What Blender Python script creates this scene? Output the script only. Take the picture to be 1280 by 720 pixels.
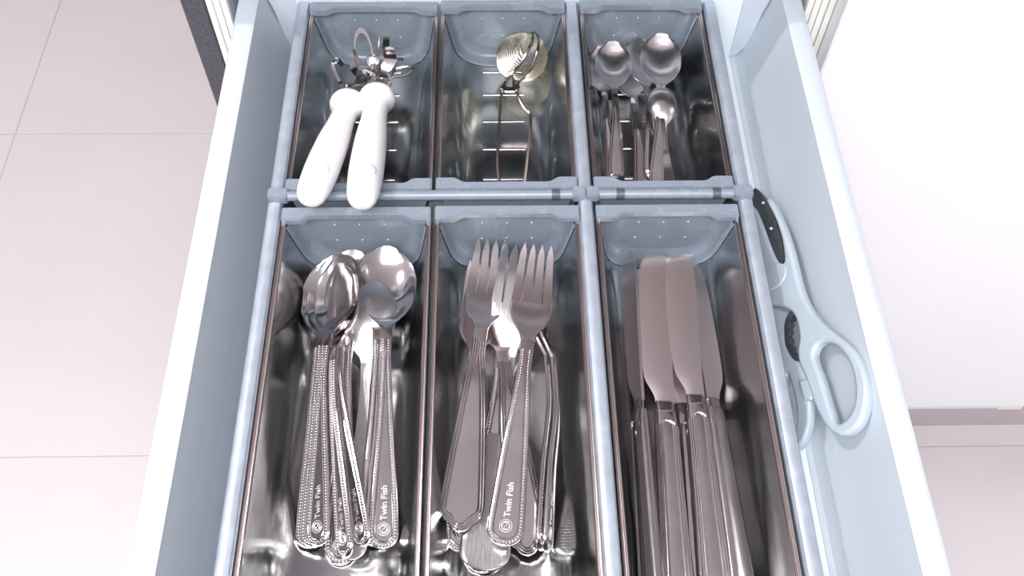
import bpy, bmesh, math, random
import numpy as np
from mathutils import Vector, Matrix

for o in list(bpy.data.objects):
    bpy.data.objects.remove(o)
random.seed(4)
scene = bpy.context.scene
COL = scene.collection

# ---------------------------------------------------------------- camera, light, exposure
EYE = Vector((0.0, 0.0, 1.30))          # phone held about half a metre above the open drawer
PITCH, YAW, ROLL = 1.00282973, -0.036592953, 0.022473883
fw = Vector((-math.sin(YAW) * math.cos(PITCH), math.cos(YAW) * math.cos(PITCH), -math.sin(PITCH)))
rt = Vector((math.cos(YAW), math.sin(YAW), 0))
up = rt.cross(fw)
r2 = math.cos(ROLL) * rt + math.sin(ROLL) * up
u2 = -math.sin(ROLL) * rt + math.cos(ROLL) * up
cam = bpy.data.cameras.new('camera')
cam.sensor_width = 36.0
cam.lens = 1209.288 / 1280 * 36
cam.clip_start = 0.01
cam_o = bpy.data.objects.new('camera', cam)
COL.objects.link(cam_o)
M = Matrix((r2, u2, -fw)).transposed().to_4x4()
M.translation = EYE
cam_o.matrix_world = M
scene.camera = cam_o

world = bpy.data.worlds.new('world')
scene.world = world
world.use_nodes = True
wb = world.node_tree.nodes['Background']
wb.inputs[0].default_value = (0.80, 0.87, 1.0, 1)
wb.inputs[1].default_value = 0.3

scene.view_settings.view_transform = 'Standard'
scene.view_settings.look = 'None'
scene.view_settings.gamma = 1.0
scene.view_settings.exposure = 0.0
scene.view_settings.use_curve_mapping = False
scene.cycles.use_denoising = True
scene.cycles.max_bounces = 10
scene.cycles.glossy_bounces = 6
scene.cycles.caustics_reflective = False
scene.cycles.caustics_refractive = False


def lamp(name, kind, loc, energy, color, size, target=None):
    l = bpy.data.lights.new(name, kind)
    l.energy = energy
    l.color = color
    if kind == 'AREA':
        l.shape = 'DISK'
        l.size = size
    else:
        l.shadow_soft_size = size
    o = bpy.data.objects.new(name, l)
    COL.objects.link(o)
    o.location = loc
    if target is not None:
        o.rotation_euler = (Vector(target) - Vector(loc)).to_track_quat('-Z', 'Y').to_euler()
    return o


# the phone's own small flash, a centimetre beside its lens
lamp('phone_flash', 'POINT', EYE - 0.012 * r2 + 0.004 * u2 - 0.01 * fw, 2.5, (0.95, 0.97, 1.0), 0.004)
# recessed ceiling lamps of the kitchen
DOWNLIGHTS = [(-0.95, 0.55, 20, (1.0, 0.96, 0.96)), (1.2, -1.6, 10, (0.95, 0.96, 1.0)), (-1.6, -2.2, 10, (0.97, 0.96, 1.0))]
CEIL = 2.55
for i, (x, y, e, c) in enumerate(DOWNLIGHTS):
    lamp('downlight_lamp', 'AREA', (x, y, CEIL - 0.012), e, c, 0.09, (x, y, 0))

# fill light added behind the photographer, out of view, to soften hard shadows
pl_ = lamp('added_fill_lamp', 'AREA', (-0.35, -0.90, CEIL - 0.03), 54, (0.93, 0.96, 1.0), 1.0, (-0.35, -0.90, 0))
pl_.data.shape = 'RECTANGLE'
pl_.data.size, pl_.data.size_y = 2.0, 0.9

Z0 = 1.30      # heights below are measured down from the phone
# ---------------------------------------------------------------- materials
MATS = {}


def mat(name, color, metallic=0.0, rough=0.5, vary=0.0, vscale=40.0, bump=0.0, bscale=(60, 60, 60), rvary=0.0,
        spec=0.5, coat=0.0, emit=None, specks=None, stretch=(1, 1, 1)):
    m = bpy.data.materials.new(name)
    m.use_nodes = True
    nt = m.node_tree
    b = nt.nodes['Principled BSDF']
    b.inputs['Metallic'].default_value = metallic
    b.inputs['Roughness'].default_value = rough
    b.inputs['Specular IOR Level'].default_value = spec
    b.inputs['Coat Weight'].default_value = coat
    b.inputs['Base Color'].default_value = (*color, 1)
    tc = nt.nodes.new('ShaderNodeTexCoord')
    mp = nt.nodes.new('ShaderNodeMapping')
    mp.inputs['Scale'].default_value = stretch
    nt.links.new(tc.outputs['Object'], mp.inputs['Vector'])
    nz = nt.nodes.new('ShaderNodeTexNoise')
    nz.inputs['Scale'].default_value = vscale
    nz.inputs['Detail'].default_value = 4
    nt.links.new(mp.outputs['Vector'], nz.inputs['Vector'])
    cr = nt.nodes.new('ShaderNodeValToRGB')
    cr.color_ramp.elements[0].position = 0.3
    cr.color_ramp.elements[1].position = 0.7
    cr.color_ramp.elements[0].color = (*[max(0, c * (1 - vary)) for c in color], 1)
    cr.color_ramp.elements[1].color = (*[min(1, c * (1 + vary)) for c in color], 1)
    nt.links.new(nz.outputs['Fac'], cr.inputs['Fac'])
    colout = cr.outputs['Color']
    if specks:
        scol, sscale, sthr = specks
        n2 = nt.nodes.new('ShaderNodeTexNoise')
        n2.inputs['Scale'].default_value = sscale
        n2.inputs['Detail'].default_value = 1
        nt.links.new(tc.outputs['Object'], n2.inputs['Vector'])
        r2_ = nt.nodes.new('ShaderNodeValToRGB')
        r2_.color_ramp.elements[0].position = sthr
        r2_.color_ramp.elements[1].position = sthr + 0.03
        nt.links.new(n2.outputs['Fac'], r2_.inputs['Fac'])
        mx = nt.nodes.new('ShaderNodeMixRGB')
        nt.links.new(r2_.outputs['Color'], mx.inputs['Fac'])
        nt.links.new(colout, mx.inputs['Color1'])
        mx.inputs['Color2'].default_value = (*scol, 1)
        colout = mx.outputs['Color']
    nt.links.new(colout, b.inputs['Base Color'])
    if rvary:
        mr = nt.nodes.new('ShaderNodeMapRange')
        mr.inputs['To Min'].default_value = max(0.02, rough - rvary)
        mr.inputs['To Max'].default_value = rough + rvary
        nt.links.new(nz.outputs['Fac'], mr.inputs['Value'])
        nt.links.new(mr.outputs['Result'], b.inputs['Roughness'])
    if bump:
        m2 = nt.nodes.new('ShaderNodeMapping')
        m2.inputs['Scale'].default_value = bscale
        nt.links.new(tc.outputs['Object'], m2.inputs['Vector'])
        n3 = nt.nodes.new('ShaderNodeTexNoise')
        n3.inputs['Scale'].default_value = 1.0
        n3.inputs['Detail'].default_value = 2
        nt.links.new(m2.outputs['Vector'], n3.inputs['Vector'])
        bp = nt.nodes.new('ShaderNodeBump')
        bp.inputs['Strength'].default_value = bump
        bp.inputs['Distance'].default_value = 0.001
        nt.links.new(n3.outputs['Fac'], bp.inputs['Height'])
        nt.links.new(bp.outputs['Normal'], b.inputs['Normal'])
    if emit:
        b.inputs['Emission Color'].default_value = (*emit[0], 1)
        b.inputs['Emission Strength'].default_value = emit[1]
    MATS[name] = m
    return m


M_tray = mat('brushed_tray_steel', (0.50, 0.51, 0.515), 1.0, 0.17, 0.05, 30, 0.25, (90, 5, 60), 0.05, specks=((0.8, 0.8, 0.82), 300, 0.79), stretch=(3, 1, 1))
M_rim = mat('steel_edge', (0.62, 0.55, 0.54), 1.0, 0.25, 0.05, 60)
M_knife = mat('brushed_blade_steel', (0.88, 0.80, 0.80), 1.0, 0.27, 0.012, 60, 0.03, (1500, 8, 1500), 0.0, stretch=(8, 1, 1))
M_bowl = mat('worn_spoon_steel', (0.80, 0.75, 0.75), 1.0, 0.22, 0.03, 400, 0.12, (1600, 300, 900), 0.05)
M_cut = mat('polished_cutlery_steel', (0.74, 0.70, 0.70), 1.0, 0.13, 0.04, 80, 0.08, (300, 40, 300), 0.04)
M_back = mat('satin_cutlery_steel', (0.62, 0.605, 0.62), 1.0, 0.34, 0.04, 90, 0.16, (1100, 60, 1100), 0.05)
M_etch = mat('etched_steel', (0.88, 0.86, 0.87), 0.8, 0.45)
M_bead = mat('bead_steel', (0.70, 0.67, 0.67), 1.0, 0.16)
M_plas = mat('grey_plastic', (0.215, 0.25, 0.30), 0.0, 0.27, 0.04, 60, 0.05, (900, 900, 900), 0.04)
M_plas_d = mat('dark_joint_plastic', (0.06, 0.08, 0.10), 0.0, 0.4)
M_dot = mat('pale_dot', (0.62, 0.68, 0.72), 0.0, 0.3)
M_rail = mat('brushed_aluminium', (0.45, 0.50, 0.58), 0.5, 0.40, 0.10, 110, 0.08, (400, 400, 400), 0.06)
M_draw = mat('drawer_paint', (0.55, 0.60, 0.66), 0.0, 0.28, 0.01, 20)
M_base = mat('drawer_base_board', (0.76, 0.82, 0.86), 0.0, 0.4, 0.01, 20)
M_white = mat('white_handle_plastic', (0.86, 0.83, 0.85), 0.0, 0.35)
M_lam = mat('white_door_laminate', (0.80, 0.80, 0.84), 0.0, 0.30, 0.01, 8)
M_cream = mat('cream_edge_band', (0.78, 0.78, 0.72), 0.0, 0.4, 0.03, 60)
M_in = mat('carcass_melamine', (0.62, 0.68, 0.72), 0.0, 0.4)
M_gap = mat('dark_gasket', (0.12, 0.13, 0.14), 0.0, 0.6)
M_gran = mat('speckled_dark_stone', (0.050, 0.050, 0.064), 0.0, 0.35, 0.5, 700, 0.1, (400, 400, 400), specks=((0.4, 0.4, 0.4), 130, 0.74))
M_tile = mat('beige_floor_tile', (0.68, 0.63, 0.64), 0.0, 0.30, 0.02, 5, 0.03, (30, 30, 30))
M_grout = mat('floor_grout', (0.50, 0.45, 0.45), 0.0, 0.8)
M_plin = mat('plinth_board', (0.46, 0.41, 0.42), 0.0, 0.4)
M_wall = mat('wall_paint', (0.74, 0.71, 0.71), 0.0, 0.7, 0.02, 4)
M_ceil = mat('ceiling_paint', (0.76, 0.76, 0.79), 0.0, 0.8)
M_brown = mat('added_unit_brown', (0.16, 0.13, 0.13), 0.0, 0.35, 0.2, 12, stretch=(1, 1, 0.1))
M_sci = mat('pale_grey_scissor_plastic', (0.40, 0.46, 0.515), 0.0, 0.33, 0.02, 60, 0.1, (1200, 1200, 1200))
M_blade = mat('dark_blade_steel', (0.14, 0.15, 0.155), 0.75, 0.35, 0.15, 200)
M_mesh = mat('gold_tinted_wire', (0.80, 0.75, 0.62), 1.0, 0.25)
M_wire = mat('bronze_tinted_steel', (0.42, 0.36, 0.33), 1.0, 0.22)
M_lamp = mat('lamp_diffuser', (0.9, 0.9, 0.9), 0.0, 0.5, emit=((1, 0.97, 0.95), 6.0))
M_trim = mat('lamp_trim', (0.7, 0.7, 0.7), 0.3, 0.4)


# ---------------------------------------------------------------- mesh helpers
class MB:
    def __init__(self):
        self.v, self.f = [], []

    def add(self, vs, fs):
        k = len(self.v)
        self.v += [tuple(p) for p in vs]
        self.f += [tuple(i + k for i in f) for f in fs]
        return self

    def box(self, x0, x1, y0, y1, z0, z1):
        vs = [(x, y, z) for z in (z0, z1) for y in (y0, y1) for x in (x0, x1)]
        return self.add(vs, [(0, 2, 3, 1), (4, 5, 7, 6), (0, 1, 5, 4), (2, 6, 7, 3), (0, 4, 6, 2), (1, 3, 7, 5)])

    def loft(self, rings, closed=True, caps=(True, True), loop=False):
        n = len(rings[0])
        vs = [p for r in rings for p in r]
        fs = []
        m = len(rings)
        for i in range(m if loop else m - 1):
            a, b = i * n, ((i + 1) % m) * n
            for j in range(n if closed else n - 1):
                k = (j + 1) % n
                fs.append((a + j, a + k, b + k, b + j))
        if not loop and closed:
            if caps[0]:
                fs.append(tuple(range(n - 1, -1, -1)))
            if caps[1]:
                fs.append(tuple((m - 1) * n + j for j in range(n)))
        return self.add(vs, fs)

    def prism(self, prof, y0, y1):
        """closed x-z profile pushed along y"""
        return self.loft([[(x, y0, z) for x, z in prof], [(x, y1, z) for x, z in prof]])

    def tube(self, path, r, n=8, loop=False, squash=1.0):
        P = [Vector(p) for p in path]
        m = len(P)
        rr = r if hasattr(r, '__len__') else [r] * m
        rings = []
        nrm = None
        for i in range(m):
            if loop:
                t = (P[(i + 1) % m] - P[i - 1]).normalized()
            else:
                t = (P[min(i + 1, m - 1)] - P[max(i - 1, 0)]).normalized()
            if nrm is None:
                h = Vector((0, 0, 1)) if abs(t.z) < 0.9 else Vector((1, 0, 0))
                nrm = h - t * h.dot(t)
            else:
                nrm = nrm - t * nrm.dot(t)
            nrm.normalize()
            bn = t.cross(nrm)
            rings.append([P[i] + rr[i] * (squash * math.cos(a) * nrm + math.sin(a) * bn)
                          for a in [2 * math.pi * k / n for k in range(n)]])
        return self.loft(rings, loop=loop)

    def build(self, name, m, parent=None, smooth=True, angle=40, bevel=0.0, seg=2):
        bm = bmesh.new()
        vs = [bm.verts.new(p) for p in self.v]
        for f in self.f:
            try:
                bm.faces.new([vs[i] for i in f])
            except ValueError:
                pass
        bmesh.ops.recalc_face_normals(bm, faces=bm.faces)
        if bevel:
            es = [e for e in bm.edges if len(e.link_faces) == 2 and e.calc_face_angle(0) > 0.6]
            bmesh.ops.bevel(bm, geom=es, offset=bevel, segments=seg, affect='EDGES', clamp_overlap=True)
        me = bpy.data.meshes.new(name)
        bm.to_mesh(me)
        bm.free()
        return link(name, me, m, parent, smooth, angle)


def link(name, me, m, parent=None, smooth=True, angle=40):
    me.materials.clear()
    me.materials.append(m)
    if smooth:
        me.polygons.foreach_set('use_smooth', [True] * len(me.polygons))
        me.set_sharp_from_angle(angle=math.radians(angle))
    o = bpy.data.objects.new(name, me)
    COL.objects.link(o)
    if parent is not None:
        o.parent = parent
    return o


def tag(o, label=None, cat=None, group=None, kind=None):
    if label: o['label'] = label
    if cat: o['category'] = cat
    if group: o['group'] = group
    if kind: o['kind'] = kind
    return o


def thing(name, label, cat, loc=(0, 0, 0), group=None):
    o = bpy.data.objects.new(name, None)
    o.empty_display_size = 0.02
    COL.objects.link(o)
    o.location = loc
    return tag(o, label, cat, group)


def copy_tree(o, parent=None):
    c = o.copy()
    COL.objects.link(c)
    c.parent = parent
    for ch in list(o.children):
        copy_tree(ch, c)
    return c


def interp(xs, ys):
    xs, ys = np.array(xs, float), np.array(ys, float)
    d = np.diff(ys) / np.diff(xs)
    t = np.zeros(len(xs))
    t[0], t[-1] = d[0], d[-1]
    for i in range(1, len(xs) - 1):
        t[i] = 0 if d[i - 1] * d[i] <= 0 else 2 * d[i - 1] * d[i] / (d[i - 1] + d[i])

    def f(x):
        x = min(max(x, xs[0]), xs[-1])
        i = min(int(np.searchsorted(xs, x, side='right')) - 1, len(xs) - 2)
        h = xs[i + 1] - xs[i]
        s = (x - xs[i]) / h
        return float((2 * s**3 - 3 * s**2 + 1) * ys[i] + (s**3 - 2 * s**2 + s) * h * t[i]
                     + (-2 * s**3 + 3 * s**2) * ys[i + 1] + (s**3 - s**2) * h * t[i + 1])
    return f


def shape2d(name, outer, holes, thick, bevel, m, parent, mw, res=2):
    """a plate cut to an outline, with holes, real thickness and rounded edges"""
    c = bpy.data.curves.new(name, 'CURVE')
    c.dimensions = '2D'
    c.fill_mode = 'BOTH'
    c.extrude = max(thick / 2 - bevel, 1e-5)
    c.bevel_depth = bevel
    c.bevel_resolution = res
    c.offset = -bevel
    c.resolution_u = 1
    for pts in [outer] + holes:
        s = c.splines.new('POLY')
        s.points.add(len(pts) - 1)
        for p, q in zip(s.points, pts):
            p.co = (q[0], q[1], 0, 1)
        s.use_cyclic_u = True
    t = bpy.data.objects.new('tmp', c)
    COL.objects.link(t)
    bpy.context.view_layer.update()
    me = bpy.data.meshes.new_from_object(t.evaluated_get(bpy.context.evaluated_depsgraph_get()))
    bpy.data.objects.remove(t)
    me.transform(mw)
    me.name = name
    return link(name, me, m, parent, True, 35)


def smooth_closed(pts, k=4):
    """Catmull-Rom through a closed outline"""
    n = len(pts)
    out = []
    for i in range(n):
        p0, p1, p2, p3 = [np.array(pts[(i + j) % n], float) for j in (-1, 0, 1, 2)]
        for s in range(k):
            t = s / k
            out.append(tuple(0.5 * (2 * p1 + (p2 - p0) * t + (2 * p0 - 5 * p1 + 4 * p2 - p3) * t * t
                                    + (-p0 + 3 * p1 - 3 * p2 + p3) * t**3)))
    return out


def smooth_open(pts, k=5):
    out = []
    n = len(pts)
    for i in range(n - 1):
        p0, p1, p2, p3 = [np.array(pts[min(max(i + j, 0), n - 1)], float) for j in (-1, 0, 1, 2)]
        for s in range(k):
            t = s / k
            out.append(tuple(0.5 * (2 * p1 + (p2 - p0) * t + (2 * p0 - 5 * p1 + 4 * p2 - p3) * t * t
                                    + (-p0 + 3 * p1 - 3 * p2 + p3) * t**3)))
    out.append(tuple(pts[-1]))
    return out


# ================================================================ THE SETTING
TS = 0.6086
gr = MB().box(-3.2, 3.2, -3.0, 2.6, -0.06, -0.0007).build('floor', M_grout, smooth=False)
tag(gr, kind='structure')
tile_me = None
for i in range(-3, 5):
    for j in range(-5, 4):
        x0, y0 = -0.838 + TS * (i - 1), 0.5503 + TS * (j - 1)
        xa, xb, ya, yb = max(x0, -3.2), min(x0 + TS, 3.2), max(y0, -3.0), min(y0 + TS, 2.6)
        if xb - xa < 0.02 or yb - ya < 0.02:
            continue
        g = 0.0009
        MB().box(xa + g, xb - g, ya + g, yb - g, -0.012, 0.0).build('floor_tile', M_tile, gr, False, bevel=0.0004, seg=1)
tag(MB().box(-3.2, 3.2, 2.6, 2.7, 0, CEIL).build('wall_back', M_wall, smooth=False), kind='structure')
tag(MB().box(-3.2, 3.2, -3.1, -3.0, 0, CEIL).build('wall_front', M_wall, smooth=False), kind='structure')
tag(MB().box(-3.3, -3.2, -3.0, 2.6, 0, CEIL).build('wall_left', M_wall, smooth=False), kind='structure')
tag(MB().box(3.2, 3.3, -3.0, 2.6, 0, CEIL).build('wall_right', M_wall, smooth=False), kind='structure')
tag(MB().box(-0.227, 3.2, 1.17, 1.27, 0, CEIL).build('wall_kitchen', M_wall, smooth=False), kind='structure')
tag(MB().box(-3.3, 3.3, -3.1, 2.7, CEIL, CEIL + 0.1).build('ceiling', M_ceil, smooth=False), kind='structure')
for i, (x, y, e, c) in enumerate(DOWNLIGHTS):
    t = thing('ceiling_light', ['round recessed ceiling lamp left of the cabinet run', 'round recessed ceiling lamp to the right behind the drawer front',
                                'round recessed ceiling lamp at the rear left of the room'][i], 'lamp', (x, y, CEIL), 'recessed ceiling lamps')
    ring = [[(r * math.cos(a), r * math.sin(a), z) for a in [k * math.pi / 12 for k in range(24)]] for r, z in ((0.065, 0), (0.065, -0.006), (0.052, -0.006), (0.05, -0.001))]
    MB().loft(ring, caps=(False, False)).build('lamp_trim', M_trim, t)
    MB().loft([[(0.05 * math.cos(a), 0.05 * math.sin(a), z) for a in [k * math.pi / 12 for k in range(24)]] for z in (-0.001, -0.004)]).build('diffuser', M_lamp, t)

t = thing('added_fill_panel', 'long luminous fill panel added out of view on the ceiling', 'lamp', (-0.35, -0.90, CEIL))  # unseen body of the added fill light
for x0, x1, y0, y1 in ((-1.03, 1.03, .45, .48), (-1.03, 1.03, -.48, -.45), (-1.03, -1, -.45, .45), (1, 1.03, -.45, .45)):
    MB().box(x0, x1, y0, y1, -.025, -.0005).build('fill_panel_frame', M_trim, t, False)
MB().box(-1, 1, -.45, .45, -.015, -.004).build('diffuser', M_lamp, t, False)

# ---- cabinets, stone end panel and worktop
CF = 0.562      # front of the cabinet boxes
tag(MB().box(-0.227, -0.2095, CF - 0.001, 1.165, 0.0, 0.872).build('end_panel', M_gran, smooth=False, bevel=0.0008, seg=1),
    'dark speckled end panel standing on the floor left of the open drawer', 'panel')
cab = thing('base_cabinet', 'white base cabinet with cream edges that the open drawer slides out of', 'cabinet', (0.02, CF, 0.1))


def at_o(o, mbuild, *a, **k):
    """part given in room coordinates, hung under thing o"""
    c = mbuild.build(*a, parent=o, **k)
    c.matrix_parent_inverse = Matrix.Translation(o.location).inverted()
    return c


def sidepanel(o, x0, x1, label=None):
    p = at_o(o, MB().box(x0, x1, CF + 0.001, 1.13, 0.10, 0.872), 'side_panel', M_in, smooth=False)
    w = (x1 - x0) / 3
    for k in range(3):
        e = MB().box(x0 + w * k + 0.0003, x0 + w * (k + 1) - 0.0003, CF - 0.0012, CF + 0.002, 0.10, 0.872).build('edge_band', M_cream, p, False, bevel=0.0004, seg=1)
    return p


def fixtree(o):
    for p in o.children:
        p.matrix_parent_inverse = Matrix.Translation(o.location).inverted()


sidepanel(cab, -0.209, -0.193)
sidepanel(cab, 0.2355, 0.2512)
at_o(cab, MB().box(-0.193, 0.2355, CF + 0.001, 1.13, 0.10, 0.116), 'bottom_panel', M_in, smooth=False)
at_o(cab, MB().box(-0.193, 0.2355, 1.118, 1.13, 0.116, 0.872), 'back_panel', M_in, smooth=False)
at_o(cab, MB().box(-0.193, 0.2355, CF + 0.002, CF + 0.09, 0.855, 0.872), 'top_rail', M_in, smooth=False)
for sx in (-0.193, 0.2295):
    at_o(cab, MB().box(sx, sx + 0.006, CF + 0.004, 1.06, 0.742, 0.785), 'drawer_runner', M_rail, smooth=False)
cab2 = thing('base_cabinet', 'closed white cabinet with a plain door, right of the open drawer', 'cabinet', (0.48, CF, 0.1))
sidepanel(cab2, 0.2518, 0.268)
sidepanel(cab2, 0.69, 0.706)
at_o(cab2, MB().box(0.268, 0.69, CF + 0.001, 1.13, 0.10, 0.116), 'bottom_panel', M_in, smooth=False)
at_o(cab2, MB().box(0.257, 0.7, 0.543, CF - 0.002, 0.148, 0.866), 'door', M_lam, smooth=False, bevel=0.0008)
cab3 = thing('base_cabinet', 'next white cabinet along, only a corner of its door in view at the far right', 'cabinet', (0.93, CF, 0.1))
sidepanel(cab3, 0.7065, 0.7225)
sidepanel(cab3, 1.14, 1.156)
at_o(cab3, MB().box(0.703, 1.15, 0.543, CF - 0.002, 0.148, 0.866), 'door', M_lam, smooth=False, bevel=0.0008)
tag(MB().box(-0.209, 1.16, 0.583, 0.599, 0.0, 0.148 - 0.048).build('baseboard_cabinets', M_plin, smooth=False), kind='structure')
tag(MB().box(-0.235, 1.18, 0.528, 1.168, 0.8725, 0.905).build('worktop', M_gran, smooth=False, bevel=0.002),
    'dark speckled stone worktop lying over the row of base cabinets', 'worktop')
wu = thing('added_wall_unit', 'unseen dark brown wall unit added above the worktop to darken the steel reflections', 'cabinet', (0.5, 1.0, 1.45))  # out of view, added so the steel below reflects something dark
at_o(wu, MB().box(-0.2, 1.16, 0.84, 1.168, 1.45, 2.2), 'body', M_brown, smooth=False)
for k in range(3):
    at_o(wu, MB().box(-0.198 + 0.4533 * k, 0.2513 + 0.4533 * k, 0.82, 0.839, 1.452, 2.198), 'door', M_brown, smooth=False, bevel=0.001)

# ================================================================ THE DRAWER
drw = thing('drawer', 'open pale blue-grey metal drawer holding the cutlery trays', 'drawer', (0.0225, 0.32, 0.745))
prof = [(.1900, -.5485), (.1935, -.5478), (.1965, -.5450), (.1985, -.5400), (.2002, -.5340), (.2035, -.5190), (.2068, -.5040),
        (.2098, -.4900), (.2116, -.4815), (.2122, -.4786), (.2135, -.4779), (.2170, -.4774), (.2205, -.4772), (.2240, -.4777), (.2266, -.4795),
        (.2282, -.4830), (.2288, -.4920), (.2288, -.5650), (.1900, -.5650)]
for s in (0, 1):
    pr = [((x if s else 0.045 - x), Z0 + z) for x, z in prof]
    w = at_o(drw, MB().prism(pr, 0.066, 0.5725), 'side_wall', M_draw, angle=28)
at_o(drw, MB().box(-0.1449, 0.1899, 0.066, 0.5725, Z0 - 0.5570, Z0 - 0.5487), 'bottom_panel', M_base, smooth=False)
at_o(drw, MB().box(-0.1435, 0.1884, 0.5640, 0.5760, Z0 - 0.5486, Z0 - 0.468), 'back_panel', M_base, smooth=False, bevel=0.0005)
for s in (0, 1):
    q = [(.1887, -.5480), (.1945, -.5460), (.2018, -.5345), (.2060, -.5020), (.2088, -.4898), (.2110, -.4680), (.1887, -.4680)]
    q = [((x if s else 0.045 - x), Z0 + z) for x, z in q]
    at_o(drw, MB().prism(q, 0.5655, 0.5700), 'back_bracket', M_draw, smooth=False, bevel=0.0004)
at_o(drw, MB().box(-0.195, 0.240, 0.044, 0.0655, 0.700, 0.866), 'drawer_front', M_lam, smooth=False, bevel=0.001)
hl = at_o(drw, MB().tube([(0.2208 + 0.0022 * math.cos(a), 0.5545 + 0.003 * math.sin(a), Z0 - 0.4776) for a in [k * math.pi / 8 for k in range(16)]], 0.0006, 6, True), 'rail_screw', M_plas_d)

# ---- aluminium rails with their grey cross bars: the divider frame
RAILS = [-0.1375, 0.0595, 0.1620]
fr = thing('divider_frame', 'aluminium divider rails with grey plastic cross bars standing in the drawer between the trays', 'divider', (0.012, 0.32, Z0 - 0.5485))
for x in RAILS:
    h = 0.0046
    pr = [(x - 0.0016, Z0 - .5484), (x + 0.0016, Z0 - .5484), (x + 0.0016, Z0 - .497), (x + h, Z0 - .4955), (x + h, Z0 - .4905), (x + h - .0012, Z0 - .4885),
          (x + .0015, Z0 - .4876), (x - .0015, Z0 - .4876), (x - h + .0012, Z0 - .4885), (x - h, Z0 - .4905), (x - h, Z0 - .4955), (x - 0.0016, Z0 - .497)]
    at_o(fr, MB().prism(pr, 0.068, 0.5625), 'rail', M_rail, angle=30)
YB = 0.3808
for xa, xb, joints in ((-0.1375, 0.0595, (-0.118, 0.0405)), (0.0595, 0.1620, (0.0815, 0.1430))):
    zb = Z0 - 0.4868
    a, b = xa + 0.003, xb - 0.003
    bar = at_o(fr, MB().tube([(a + 0.004, YB, zb), (b - 0.004, YB, zb)], 0.0034, 14), 'cross_bar', M_plas)
    for x in joints:
        MB().tube([(x - 0.0026, YB, zb), (x - 0.0026, YB, zb), (x + 0.0026, YB, zb), (x + 0.0026, YB, zb)], [0.001, 0.0037, 0.0037, 0.001], 14).build('bar_joint', M_plas_d, bar)
    for x, s in ((xa, 1), (xb, -1)):
        x0, x1 = sorted((x - s * 0.004, x + s * 0.0085))
        if x == 0.0595:
            x0, x1 = sorted((x + s * 0.0002, x + s * 0.0085))
        MB().box(x0, x1, YB - 0.0042, YB + 0.0042, zb - 0.003, zb + 0.0040).build('end_clip', M_plas, bar, bevel=0.0008)

# ================================================================ STEEL TRAYS
HALF = [(0.0428, -0.4915), (0.0412, -0.500), (0.0392, -0.511), (0.0372, -0.5215), (0.0346, -0.5290), (0.0300, -0.5350), (0.0235, -0.5390), (0.0150, -0.5415), (0.006, -0.5420)]
FLOOR_Z = -0.5420


WK = [1.0]


def u_line(off=0.0):
    """inside outline of the trough, left rim to right rim; off > 0 shrinks it"""
    L = [(-x * WK[0], z) for x, z in HALF] + [(x * WK[0], z) for x, z in reversed(HALF)]
    out = []
    for i, (x, z) in enumerate(L):
        a, b = L[max(i - 1, 0)], L[min(i + 1, len(L) - 1)]
        t = Vector((b[0] - a[0], b[1] - a[1])).normalized()
        n = Vector((-t.y, t.x))
        z2 = z + n.y * off
        out.append((x + n.x * off, z2 if 0 < i < len(L) - 1 else z))
    return out


def end_piece(tray, y, s, scoop):
    """plastic end of a trough at y; s = +1 for the far end (faces the viewer), -1 for the near end"""
    rings = []
    for off, dy in ((0.0003, -0.0105), (0.0012, -0.0098), (0.0016, -0.006), (0.0028, -0.0028), (0.0052, -0.0008), (0.0090, 0.0)):
        k = 0.0
        rings.append([(x, y + s * dy, z + Z0) for x, z in u_line(off)])
    m = MB()
    m.loft(rings, closed=False)
    n = len(rings[0])
    last = rings[-1]
    m.add(last, [tuple(range(n))])
    outer = [[(x, y + s * dy, z + Z0) for x, z in u_line(-0.0014)] for dy in (-0.0002, 0.003)]
    m2 = [(x, z + Z0) for x, z in u_line(0.0002)]
    m.loft([[(x, y + s * 0.0012, z) for x, z in m2], [(x, y + s * 0.0032, z) for x, z in m2]])
    e = m.build('end_piece', M_plas, tray, angle=50)
    # flange on top with its two deeper tabs, chamfered
    zt, zb_ = Z0 - 0.4868, Z0 - 0.4905
    fl = MB()
    w = 0.0453 * WK[0] - 0.0002
    t0, t1 = -0.0062 * s, 0.0022 * s
    outl = [(-w, t1), (w, t1), (w, t0 - 0.0016 * s), (w - 0.012, t0 - 0.0016 * s), (w - 0.0175, t0 + 0.0022 * s),
            (-w + 0.0175, t0 + 0.0022 * s), (-w + 0.012, t0 - 0.0016 * s), (-w, t0 - 0.0016 * s)]
    fl.loft([[(x, y + yy, zb_ - 0.002) for x, yy in outl], [(x, y + yy, zt) for x, yy in outl]])
    fl.build('flange', M_plas, e, bevel=0.0007)
    if scoop:
        d = MB()
        for r_, zz in ((-0.016, -0.5025), (0.0, -0.5025), (0.016, -0.5025), (-0.0165, -0.5195), (0.0, -0.5195), (0.0165, -0.5195)):
            c = Vector((r_, y - s * 0.0001, Z0 + zz))
            d.loft([[c + Vector((q * math.cos(a), -s * h, q * math.sin(a))) for a in [k * math.pi / 3 for k in range(6)]] for q, h in ((0.0006, 0.0), (0.0005, 0.0005), (0.0002, 0.0007))])
        tag(d.build('moulded_dots', M_dot, e), kind='stuff')
    return e


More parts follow.
